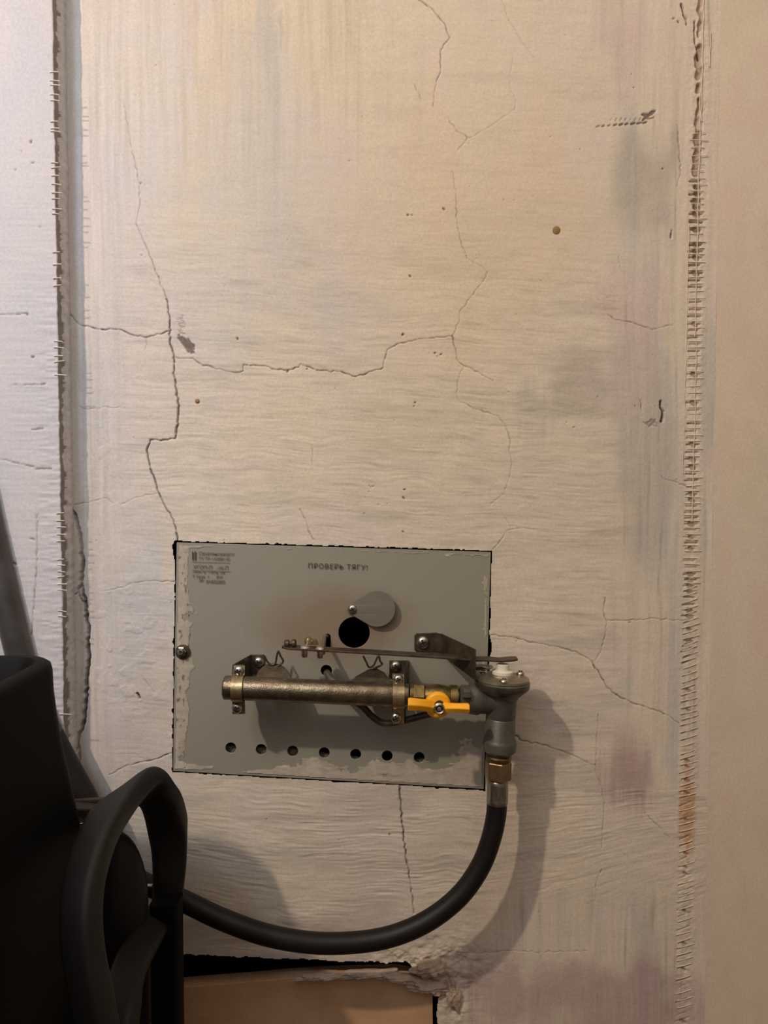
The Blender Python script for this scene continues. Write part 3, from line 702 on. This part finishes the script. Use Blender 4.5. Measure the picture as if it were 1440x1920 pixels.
# the two brackets that hold it: tab, web, ear plate, strap
def bracket(xf0, xf1, yt, yb, tab, tabscrew, s1, s2, name='pipe_bracket', webflip=False):
    mb = MB(); dF = 0.040
    (t0, tt, t1, tb) = tab
    q = lambda x, y, d: W(x, y, d)
    tk = 0.0014
    mb.prism([q(t0, tt, 0.0018), q(t1, tt, 0.0018), q(t1, tb - 8, 0.0018), q(t1 - 8, tb, 0.0018), q(t0, tb, 0.0018)], (0, -tk, 0))
    xfe = xf1 if webflip else xf0; xte = t1 if webflip else t0
    web = [q(xte, tt, 0.0018), q(xfe, yt, dF), q(xfe, yb, dF), q(xte, tb + 26, 0.0018)]
    mb.prism(web, (tk if not webflip else -tk, 0, 0))
    mb.prism([q(xf0, yt, dF), q(xf1, yt, dF), q(xf1, yb, dF), q(xf0, yb, dF)], (0, -tk, 0))
    b = obj(name, mb, M['darksteel'], gb, bevel=0.0004)
    # strap over the pipe
    mb = MB(); xc = (xf0 + xf1) / 2; ctr = p0 + ax_ * ((xc - 421) / (765 - 421)); hw = R((xf1 - xf0) / 2, PD) * 0.92
    rr = rp + 0.0012; prof = []
    ye = -(dF + 0.0017)
    ztop, zbot = W(xc, yt + 1, dF).z, W(xc, yb - 1, dF).z
    a0 = math.asin(min(1, (ctr.y - ye) / rr * -1)) if abs(ctr.y - ye) < rr else 0
    pts = [(ye, ztop)]
    for k in range(25):
        a = math.radians(90 + 12 - (204) * k / 24)
        y_ = ctr.y - rr * math.cos(math.radians(0)) * max(-0.3, math.cos(a)); pts.append((min(y_, ye), ctr.z + rr * math.sin(a)))
    pts.append((ye, zbot))
    outer = [(y - 0.0011, z) for y, z in pts]
    ring_l = [Vector((ctr.x - hw, y, z)) for y, z in pts] + [Vector((ctr.x - hw, y, z)) for y, z in outer[::-1]]
    ring_r = [p + Vector((2 * hw, 0, 0)) for p in ring_l]
    n = len(ring_l); m_ = len(pts)
    Vv = ring_l + ring_r; Fs = [(i, (i + 1) % n, (i + 1) % n + n, i + n) for i in range(n)]
    for i in range(m_ - 1): Fs += [(i, i + 1, n - 2 - i, n - 1 - i), (n + i, n + n - 1 - i, n + n - 2 - i, n + i + 1)]
    mb.add(Vv, Fs); st = obj('pipe_strap', mb, M['brasszinc'], gb, bevel=0.0003)
    screw(*s1, 10.5, dF + 0.0028, st); screw(*s2, 10.5, dF + 0.0028, st); screw(*tabscrew, 10, 0.0032, b)
bracket(436, 459, 1246, 1338, (470, 1227, 496, 1262), (485, 1241), (448, 1258), (445, 1327))
bracket(735, 759, 1262, 1357, (730, 1238, 767, 1270), (742, 1249), (747, 1274), (743, 1345), webflip=True)
# jet shields and their spring clips behind the pipe
def shield(poly, d0, d1):
    ys = [p[1] for p in poly]; lo, hi = max(ys), min(ys)
    mb = MB(); P_ = [W(x, y, d0 + (d1 - d0) * (y - hi) / (lo - hi)) for x, y in poly]; mb.prism(P_, (0, 0.0012, 0)); return obj('jet_shield', mb, M['darksteel'], gb, smooth=False, bevel=0.0003)
def arcp(cx, cy, rx, ry, n=14): return [(cx - rx * math.cos(math.pi * k / n), cy - ry * math.sin(math.pi * k / n)) for k in range(n + 1)]
shield(arcp(512, 1276, 33, 32) + [(545, 1285), (479, 1285)], 0.016, 0.034)
shield([(655, 1280), (668, 1268), (690, 1256), (704, 1252), (722, 1262), (733, 1280), (733, 1290), (655, 1290)], 0.016, 0.034)
def wire(pts, d, r=1.9, mat='darksteel', name='spring_clip', per=6):
    mb = MB(); mb.tube(spline([W(x, y, d if not isinstance(d, list) else d[i]) for i, (x, y) in enumerate(pts)], per), R(r, 0.02), 8); return obj(name, mb, M[mat], gb)
wire([(496, 1230), (501, 1240), (508, 1246), (516, 1244), (519, 1230), (522, 1221), (526, 1230), (531, 1240), (524, 1247), (512, 1252)], 0.018)
wire([(681, 1230), (687, 1242), (692, 1251), (700, 1248), (706, 1236), (710, 1230), (713, 1240), (716, 1246), (700, 1254)], 0.018)
# thermocouple tube out of the plate hole, and the pilot tube below the pipe
mb = MB(); mb.tube(spline([W(613, 1261, -0.004), W(614, 1264, 0.010), W(620, 1273, 0.020), W(632, 1285, 0.03), W(650, 1305, 0.034)]), R(6.8), 16); obj('thermocouple_tube', mb, M['ferrule'], gb)
mb = MB(); mb.tube(spline([W(640, 1300, 0.03), W(676, 1322, 0.03), W(700, 1345, 0.03), W(722, 1356, 0.03), (W(762, 1350, 0.034)), W(800, 1340, 0.038), W(832, 1334, 0.034)]), R(6.5, 0.03), 14); obj('pilot_tube', mb, M['darksteel'], gb)
# long lever over the pipe
lv = []
LF, LB = 0.050, 0.036
mb = MB()
pts = [(527, 1214, 4), (540, 1215, 6), (700, 1224, 6), (860, 1234, 6), (892, 1237, 5), (915, 1237, 4), (940, 1239, 4), (962, 1237, 4), (972, 1236, 3)]
rings = []
for x, y, h in pts:
    k = 0.35 if x < 530 else (0.7 if x > 968 else 1.0); mid = (LF + LB) / 2; f, b_ = mid + (LF - mid) * k, mid - (mid - LB) * k
    pf = W(x, y, LF); X_, Z_ = pf.x, pf.z; t_ = 0.0018
    rings.append([Vector((X_, -f, Z_)), Vector((X_, -b_, Z_)), Vector((X_, -b_, Z_ - t_)), Vector((X_, -f, Z_ - t_))])
mb.loft(rings); lever = obj('lever', mb, M['darksteel'], gb, smooth=False, bevel=0.0004)
# what sits on the lever's end: knurled screw, two bolts, a small tab
mb = MB(); c = W(545, 1207, 0.043)
mb.lathe(c + Vector((-R(11), 0, 0)), (1, 0, 0.05), [(0, R(5)), (0.001, R(7)), (0.004, R(7)), (0.0045, R(4)), (0.0065, R(4)), (0.007, R(7.5)), (0.0095, R(7.5)), (0.0105, R(5))], 14); obj('adjusting_screw', mb, M['darksteel'], lever)
for x, y, r_ in ((571, 1213, 10), (600, 1215, 9)):
    mb = MB(); c = W(x, y, 0.045); mb.lathe(c - Vector((0, 0, 0.009)), (0, 0, 1), [(0, R(4.5)), (0.002, R(5.5)), (0.006, R(5.5)), (0.0065, R(r_)), (0.0085, R(r_)), (0.010, R(r_ * 0.7)), (0.0108, R(r_ * 0.35))], 20)
    obj('lever_bolt', mb, M['screw'], lever)
mb = MB(); mb.lathe(W(578, 1205, 0.036), (0.2, -0.3, 1), [(0, R(8)), (0.003, R(7)), (0.005, R(4))], 14); mb.lathe(W(590, 1209, 0.036), (0, 0, 1), [(0, R(7)), (0.003, R(6)), (0.005, R(3))], 4); obj('lever_pivot', mb, M['brasszinc'], lever)
mb = MB(); mb.tube(spline([W(606, 1225, 0.03), W(608, 1200, 0.010), W(611, 1192, 0.004), W(616, 1196, -0.004)]), R(3.6), 10); obj('link_rod', mb, M['ferrule'], lever)
# angle bracket on the right with its bent arm
mb = MB(); tk = 0.0016
tabp = [(777, 1191), (781, 1187), (818, 1186), (830, 1189), (830, 1226), (816, 1221), (781, 1222), (777, 1218)]
mb.prism([W(x, y, 0.0018) for x, y in tabp], (0, -tk, 0))
dA = 0.056
arm = [W(826, 1187.5, 0.0018), W(890, 1217, dA), W(890, 1276, dA), W(872, 1262, 0.040), W(842, 1240, 0.02), W(828, 1226, 0.0018)]
mb.prism(arm, (0.0013, -0.0007, 0))
ab = obj('lever_bracket', mb, M['darksteel'], gb, bevel=0.0004); screw(793, 1204, 12, 0.0034, ab)

# ------------------------------------------------------------------ ball valve
VD = PD
bv = thing('ball_valve', W(815, 1305, VD), 'brass ball valve with yellow butterfly handle between the pipe and the regulator', 'valve')
q0, q1 = W(766, 1304, VD), W(860, 1309, VD); av = q1 - q0; Lv = av.length
fx = lambda x: Lv * (x - 766) / (860 - 766)
mb = MB(); k = lambda r: R(r, VD)
mb.lathe(q0, av, [(fx(768), k(22)), (fx(774), k(22))], 28)
mb.lathe(q0, av, [(fx(796), k(20)), (fx(806), k(22)), (fx(820), k(24)), (fx(834), k(22)), (fx(842), k(19)), (fx(843), k(24)), (fx(856), k(24)), (fx(857), k(18)), (fx(859), k(18))], 36)
body = obj('valve_body', mb, M['brass'], bv)
mb = MB(); mb.lathe(q0, av, [(fx(773), k(23)), (fx(774.5), k(25.5)), (fx(794), k(25.5)), (fx(796), k(23))], 6, ph=0.35); obj('hex_collar', mb, M['brass'], bv, smooth=False, bevel=0.0004)
mb = MB(); mb.lathe(W(821, 1310, VD + 0.008), (0, -1, 0), [(0, k(12)), (0.012, k(12)), (0.0125, k(9)), (0.02, k(9))], 20); obj('valve_stem', mb, M['brass'], bv)
HD = 0.072
mb = MB(); hc = W(821, 1323, HD); kh = lambda r: R(r, HD)
# hub: domed disc standing on the stem, wings folded forward
ring = []
mb.lathe(hc + Vector((0, 0.006, 0)), (0, -1, 0), [(0, kh(22)), (0.002, kh(25)), (0.0045, kh(25)), (0.0065, kh(22)), (0.0075, kh(12))], 36)
def wing(pts):
    rr = []
    for x, yt, yb, d in pts:
        a, b = W(x, yt, d), W(x, yb, d); m_ = W(x, yt + (yb - yt) * 0.55, d + 0.0032)
        rr.append([a, m_, b, b + Vector((0, 0.0035, 0)), a + Vector((0, 0.0035, 0))])
    mb.loft(rr)
wing([(765, 1311, 1332, HD + 0.010), (768, 1309.5, 1333, HD + 0.010), (790, 1312, 1333, HD + 0.008), (806, 1313, 1336, HD + 0.004), (815, 1314, 1340, HD + 0.001)])
wing([(829, 1316, 1342, HD + 0.001), (838, 1319, 1337, HD + 0.004), (856, 1320, 1336, HD + 0.008), (878, 1320, 1338, HD + 0.010), (881, 1322, 1337, HD + 0.010)])
hd = obj('butterfly_handle', mb, M['yellow'], bv, bevel=0.0006, angle=32); tag(hd, 'bright yellow two-winged plastic handle')
mb = MB(); c = W(823, 1327, HD + 0.003); mb.lathe(c, (0, -1, 0), [(0, kh(10.5)), (0.003, kh(10.5)), (0.0036, kh(9)), (0.0030, kh(6.5)), (0.0012, kh(6))], 24); mb.lathe(c, (0, -1, 0), [(0, kh(6.4)), (0.0014, kh(6.4))], 12, mi=1); mb.lathe(c, (0, -1, 0), [(0, kh(4.2)), (0.0042, kh(4.2)), (0.005, kh(3))], 12, mi=0)
obj('handle_nut', mb, [M['screw'], M['slot']], hd)

# ------------------------------------------------------------------ regulator
rg = thing('gas_regulator', W(938, 1330, PD), 'grey cast gas regulator with flat round top flange and white plastic plunger', 'regulator')
RD = PD
c0 = W(942, 1268, RD); c1 = W(936, 1410, RD); axr = (c1 - c0).normalized()       # pointing down
h = lambda y: (W(940, y, RD) - c0).dot(axr)
k = lambda r: R(r, RD)
mb = MB()
mb.lathe(c0, axr, [(h(1290), k(40)), (h(1297), k(40)), (h(1304), k(33)), (h(1312), k(29)), (h(1343), k(28)), (h(1345), k(26.5)), (h(1347), k(28)), (h(1384), k(28.5)), (h(1387), k(31)), (h(1392), k(32)), (h(1406), k(31)), (h(1411), k(26)), (h(1413), k(24))], 48)
i0, i1 = W(862, 1309, RD), W(940, 1313, RD); ai = i1 - i0; Li = ai.length
mb.lathe(i0, ai, [(-0.0005, k(19)), (0.001, k(25)), (Li * 0.2, k(25)), (Li * 0.22, k(28)), (Li * 0.42, k(30)), (Li * 0.5, k(27)), (Li, k(27))], 40)
body = obj('regulator_body', mb, M['cast'], rg)
mb = MB(); mb.lathe(W(868, 1300, RD + 0.013), (1, 0, -0.05), [(0, k(10)), (0.006, k(10)), (0.007, k(8))], 6); obj('inlet_lug', mb, M['cast'], rg)
mb = MB(); mb.lathe(c0, axr, [(h(1275), k(50)), (h(1277), k(52)), (h(1286), k(52)), (h(1290), k(49)), (h(1297), k(41))], 56); obj('lower_flange', mb, M['castdark'], rg)
mb = MB(); mb.lathe(c0, axr, [(h(1262), k(14)), (h(1264), k(24)), (h(1266.5), k(26)), (h(1268.5), k(46)), (h(1270), k(50)), (h(1274), k(50.5)), (h(1275), k(47))], 56); fl = obj('top_flange', mb, simple('pale_zinc', (158, 148, 128), 0.42, 0.7, 0.3, 60, 0.15, dark=(112, 102, 84)), rg)
for ang in (25, 145, 265):
    a = math.radians(ang); p = c0 + axr * h(1268.5) + Vector((math.cos(a) * k(41), math.sin(a) * k(41), 0))
    o = bpy.data.objects.new('screw', proto['s'].data); link(o, 'screw', fl, p); s_ = k(8) / 0.005; o.scale = (s_,) * 3
    o.rotation_euler = Vector((0, -1, 0)).rotation_difference(-axr).to_euler()
mb = MB(); mb.lathe(c0, axr, [(h(1245), k(11)), (h(1246), k(12)), (h(1256), k(12)), (h(1257), k(19)), (h(1258), k(20)), (h(1265), k(20)), (h(1266), k(22)), (h(1268), k(22))], 32); obj('plunger', mb, M['white'], rg)
mb = MB(); mb.prism([W(880, 1252, 0.04), W(905, 1250, 0.05), W(926, 1252, 0.05), W(918, 1256, 0.05), W(895, 1257, 0.045)], (0, 0.010, 0)); obj('spring_tongue', mb, M['ferrule'], rg, bevel=0.0003)

# ------------------------------------------------------------------ gas hose
hz = thing('gas_hose', W(640, 1768, 0.05), 'thick black rubber gas hose curving from the regulator down to the left', 'hose')
n0 = W(935, 1416, RD); n1 = W(932, 1508, RD); an = (n1 - n0); Ln = an.length; an.normalize()
g = lambda y: Ln * (y - 1416) / (1508 - 1416)
mb = MB(); mb.lathe(n0, an, [(g(1415), k(22)), (g(1418), k(25)), (g(1424), k(24)), (g(1426), k(20))], 32); obj('sealing_ring', mb, M['brass'], hz)
mb = MB(); mb.lathe(n0, an, [(g(1424), k(22)), (g(1427), k(26)), (g(1458), k(26)), (g(1461), k(22))], 6, ph=math.radians(23)); obj('hex_nut', mb, M['copper'], hz, smooth=False, bevel=0.0005)
mb = MB(); nn_ = 40; rings = []
for y, r_, cr in [(1460, 17, 0), (1463, 19.2, 0), (1470, 19.6, 0), (1480, 19.4, 0.05), (1492, 19.2, 0.05), (1499, 20, 0.0), (1503, 20.5, 0), (1506, 19.5, 0)]:
    o_ = n0 + an * g(y); uu = Vector((1, 0, 0)); uu = (uu - an * uu.dot(an)).normalized(); vv = an.cross(uu)
    rings.append([o_ + (uu * math.cos(2 * math.pi * i / nn_) + vv * math.sin(2 * math.pi * i / nn_)) * k(r_) * (1 + cr * math.cos(8 * 2 * math.pi * i / nn_)) for i in range(nn_)])
mb.loft(rings); obj('crimped_ferrule', mb, M['ferrule'], hz, angle=60)
mb = MB()
hp = [(932, 1500, RD), (930, 1530, RD), (921, 1572, RD + 0.001), (903, 1620, RD + 0.002), (872, 1668, RD + 0.004), (832, 1706, RD + 0.006), (782, 1737, RD + 0.008), (720, 1759, 0.056), (650, 1768, 0.058), (580, 1767, 0.060), (500, 1753, 0.062), (420, 1725, 0.060), (350, 1692, 0.055), (285, 1662, 0.052), (215, 1632, 0.052), (140, 1612, 0.055), (40, 1606, 0.06), (-80, 1620, 0.065), (-200, 1690, 0.07)]
mb.tube(spline([W(*p) for p in hp], 8), k(19.2), 22); obj('rubber_hose', mb, M['rubber'], hz)

# ------------------------------------------------------------------ leaning tube
pz = thing('metal_tube', W(60, 1240, 0.04), 'slim bent grey metal tube leaning in the left corner behind the black chair', 'tube')
mb = MB(); TD = 0.037
tp = spline([W(x, y, TD) for x, y in [(-430, -560), (-236, 160), (-150, 480), (-64, 800), (-20, 990), (35, 1225), (60, 1300), (96, 1385)]], 8)
mb.tube(tp, R(24, TD), 28); obj('tube_shaft', mb, M['polem'], pz)
mb = MB(); tp = spline([W(94, 1380, TD), W(120, 1430, TD), W(156, 1495, TD), W(172, 1530, TD)], 8)  # lower end blackened: the chair's shadow put into the tube's colour
mb.tube(tp, [R(25, TD)] * len(tp), 28); obj('shaded_tube_end', mb, M['blackplastic'], pz)

# ------------------------------------------------------------------ black chair
ch = thing('armchair', (-0.36, -0.22, 0.0), 'black plastic chair with hollow-topped back and looped armrest in the lower left corner', 'chair')
# back shell: rounded box with a sunken top, flaring downwards
def rrect(x0, x1, y0, y1, r, z, n=8):
    out = []
    for cx, cy, a0 in ((x1 - r, y1 - r, 0), (x0 + r, y1 - r, 90), (x0 + r, y0 + r, 180), (x1 - r, y0 + r, 270)):
        for k_ in range(n + 1):
            a = math.radians(a0 + 90 * k_ / n); out.append(Vector((cx + r * math.cos(a), cy + r * math.sin(a), z)))
    return out
ztop = W(40, 1227, 0.171).z; xR = -0.2285; yB = -0.170; yF = -0.52; xL = -0.52
def sec(dz, gx, inset=0.0, r=0.03): return rrect(xL + inset, xR + gx - inset, yF + inset, yB - inset + gx * 0.2, max(r - inset, 0.004), ztop + dz)
mb = MB()
rings = [sec(-0.020, 0, 0.020), sec(-0.020, 0, 0.018), sec(-0.003, 0, 0.0125), sec(0.0, 0, 0.010), sec(0.0, 0, 0.004), sec(-0.002, 0, 0.001), sec(-0.006, 0, 0)]
for py_, gx in ((1300, 0.0005), (1340, 0.002), (1400, 0.005), (1450, 0.0085), (1500, 0.012), (1560, 0.016), (1620, 0.018), (1760, 0.019), (1960, 0.019)):
    rings.append(sec(W(90, py_, 0.20).z - ztop, gx))
rings.append(sec(0.01 - ztop, 0.012))
mb.loft(rings); obj('back_shell', mb, M['blackfabric'], ch, angle=50)
# loop armrest: a broad band swept round a closed loop
def band(pts, wid, thk, mat, name, closed=False):
    """pts: (px, py, d, wid_scale, twist vector) centre line; the band's width lies along side"""
    C_ = spline([W(p[0], p[1], p[2]) for p in pts], 8); n = len(C_)
    S_ = spline([Vector(p[3]) for p in pts], 8); Wd = [x.x for x in spline([Vector((p[4], 0, 0)) for p in pts], 8)]
    rings = []
    for i in range(n):
        t_ = (C_[min(i + 1, n - 1)] - C_[max(i - 1, 0)]).normalized(); s_ = (S_[i] - t_ * S_[i].dot(t_)).normalized(); nn = t_.cross(s_)
        w2, t2 = Wd[i] / 2, thk / 2; ring = []
        for j in range(20):
            a = 2 * math.pi * j / 20; ca, sa = math.cos(a), math.sin(a); e = 0.5
            ring.append(C_[i] + s_ * w2 * math.copysign(abs(ca) ** e, ca) + nn * t2 * math.copysign(abs(sa) ** e, sa))
        rings.append(ring)
    mb = MB(); mb.loft(rings); return obj(name, mb, mat, ch, angle=60)
sd = (0.93, -0.28, 0.18); sb = (0.75, 0.2, 0.0)
band([(-10, 2230, 0.285, (0.5, -0.2, 0.8), 0.022), (120, 2150, 0.285, (0.7, -0.2, 0.6), 0.021), (196, 2030, 0.285, sd, 0.021), (178, 1900, 0.285, sd, 0.022), (157, 1790, 0.28, sd, 0.022), (153, 1700, 0.27, sd, 0.022), (166, 1620, 0.25, sd, 0.023), (194, 1548, 0.21, sd, 0.025),
      (230, 1500, 0.155, (0.85, -0.2, 0.5), 0.032), (268, 1478, 0.115, (0.45, -0.6, 0.7), 0.040), (297, 1496, 0.098, (0.5, -0.48, 0.45), 0.038), (311, 1530, 0.088, (0.62, -0.18, 0.2), 0.034), (317, 1580, 0.081, sb, 0.030), (317, 1640, 0.08, sb, 0.027), (310, 1696, 0.084, (0.8, -0.1, -0.5), 0.024),
      (276, 1752, 0.115, (0.8, -0.2, -0.5), 0.026), (240, 1825, 0.16, (0.9, -0.25, -0.3), 0.026), (222, 1930, 0.20, sd, 0.026), (206, 2030, 0.215, sd, 0.026), (140, 2110, 0.215, (0.7, -0.2, 0.6), 0.026), (20, 2160, 0.215, (0.5, -0.2, 0.8), 0.026)], 0.02, 0.018, M['blackplastic'], 'armrest_loop')
# cushion seen through the loop
def ellipsoid(c, rx, ry, rz, p=1.0, n=28, m_=18):
    mb = MB(); V_ = []
    for i in range(m_ + 1):
        ph = math.pi * i / m_
        for kk in range(n):
            th_ = 2 * math.pi * kk / n; V_.append(Vector(c) + Vector((rx * math.sin(ph) * math.cos(th_), ry * math.sin(ph) * math.sin(th_), rz * math.cos(ph))))
    mb.add(V_, [(i * n + kk, i * n + (kk + 1) % n, (i + 1) * n + (kk + 1) % n, (i + 1) * n + kk) for i in range(m_) for kk in range(n)]); return mb
obj('arm_pad', ellipsoid(W(214, 1690, 0.115), R(64, 0.115), 0.02, R(138, 0.115)), M['blackplastic'], ch)
mb = MB(); mb.prism([W(160, 1745, 0.060), W(290, 1772, 0.060), W(290, 1908, 0.060), W(160, 1903, 0.060)], (0, -0.018, 0)); gap_panel = obj('gap_shade_panel', mb, simple('dark_maroon', (58, 40, 40), 0.8, 0, 0.2), ch, bevel=0.003)  # dark panel added to give this gap its shaded look
mb = MB(); mb.tube([W(160, 1906, 0.072), W(290, 1911, 0.072)], 0.0012, 8); obj('pale_rod', mb, M['ferrule'], gap_panel)  # bright rod added for the pale line under the panel
# upright post to the floor, cross bar to the back
a, b = W(294, 1672, 0.085), W(345, 1672, 0.085)
mb = MB(); mb.loft([rrect(a.x, b.x, -0.108, -0.085, 0.004, z, 4) for z in (0.0, W(300, 1672, 0.085).z)]); obj('upright_post', mb, M['post'], ch)
mb = MB(); mb.prism([W(95, 1500, 0.115), W(210, 1492, 0.115), W(226, 1500, 0.135), W(222, 1535, 0.135), W(95, 1550, 0.135)], (0, -0.016, 0)); obj('cross_bar', mb, simple('brown_bar', (62, 48, 38), 0.6, 0, 0.3), ch, bevel=0.002)
mb = MB(); mb.tube([W(128, 1549, 0.155), W(172, 1542, 0.155)], 0.0008, 8); obj('glint_rod', mb, M['screw'], ch)  # thin bright rod put in as the bar's glint
mb = MB(); mb.prism([W(277, 1657, 0.1), W(287, 1657, 0.1), W(287, 1661, 0.1), W(277, 1661, 0.1)], (0, -0.004, 0)); obj('glint_chip', mb, M['screw'], ch, smooth=False)  # small bright piece put in as a glint inside the loop
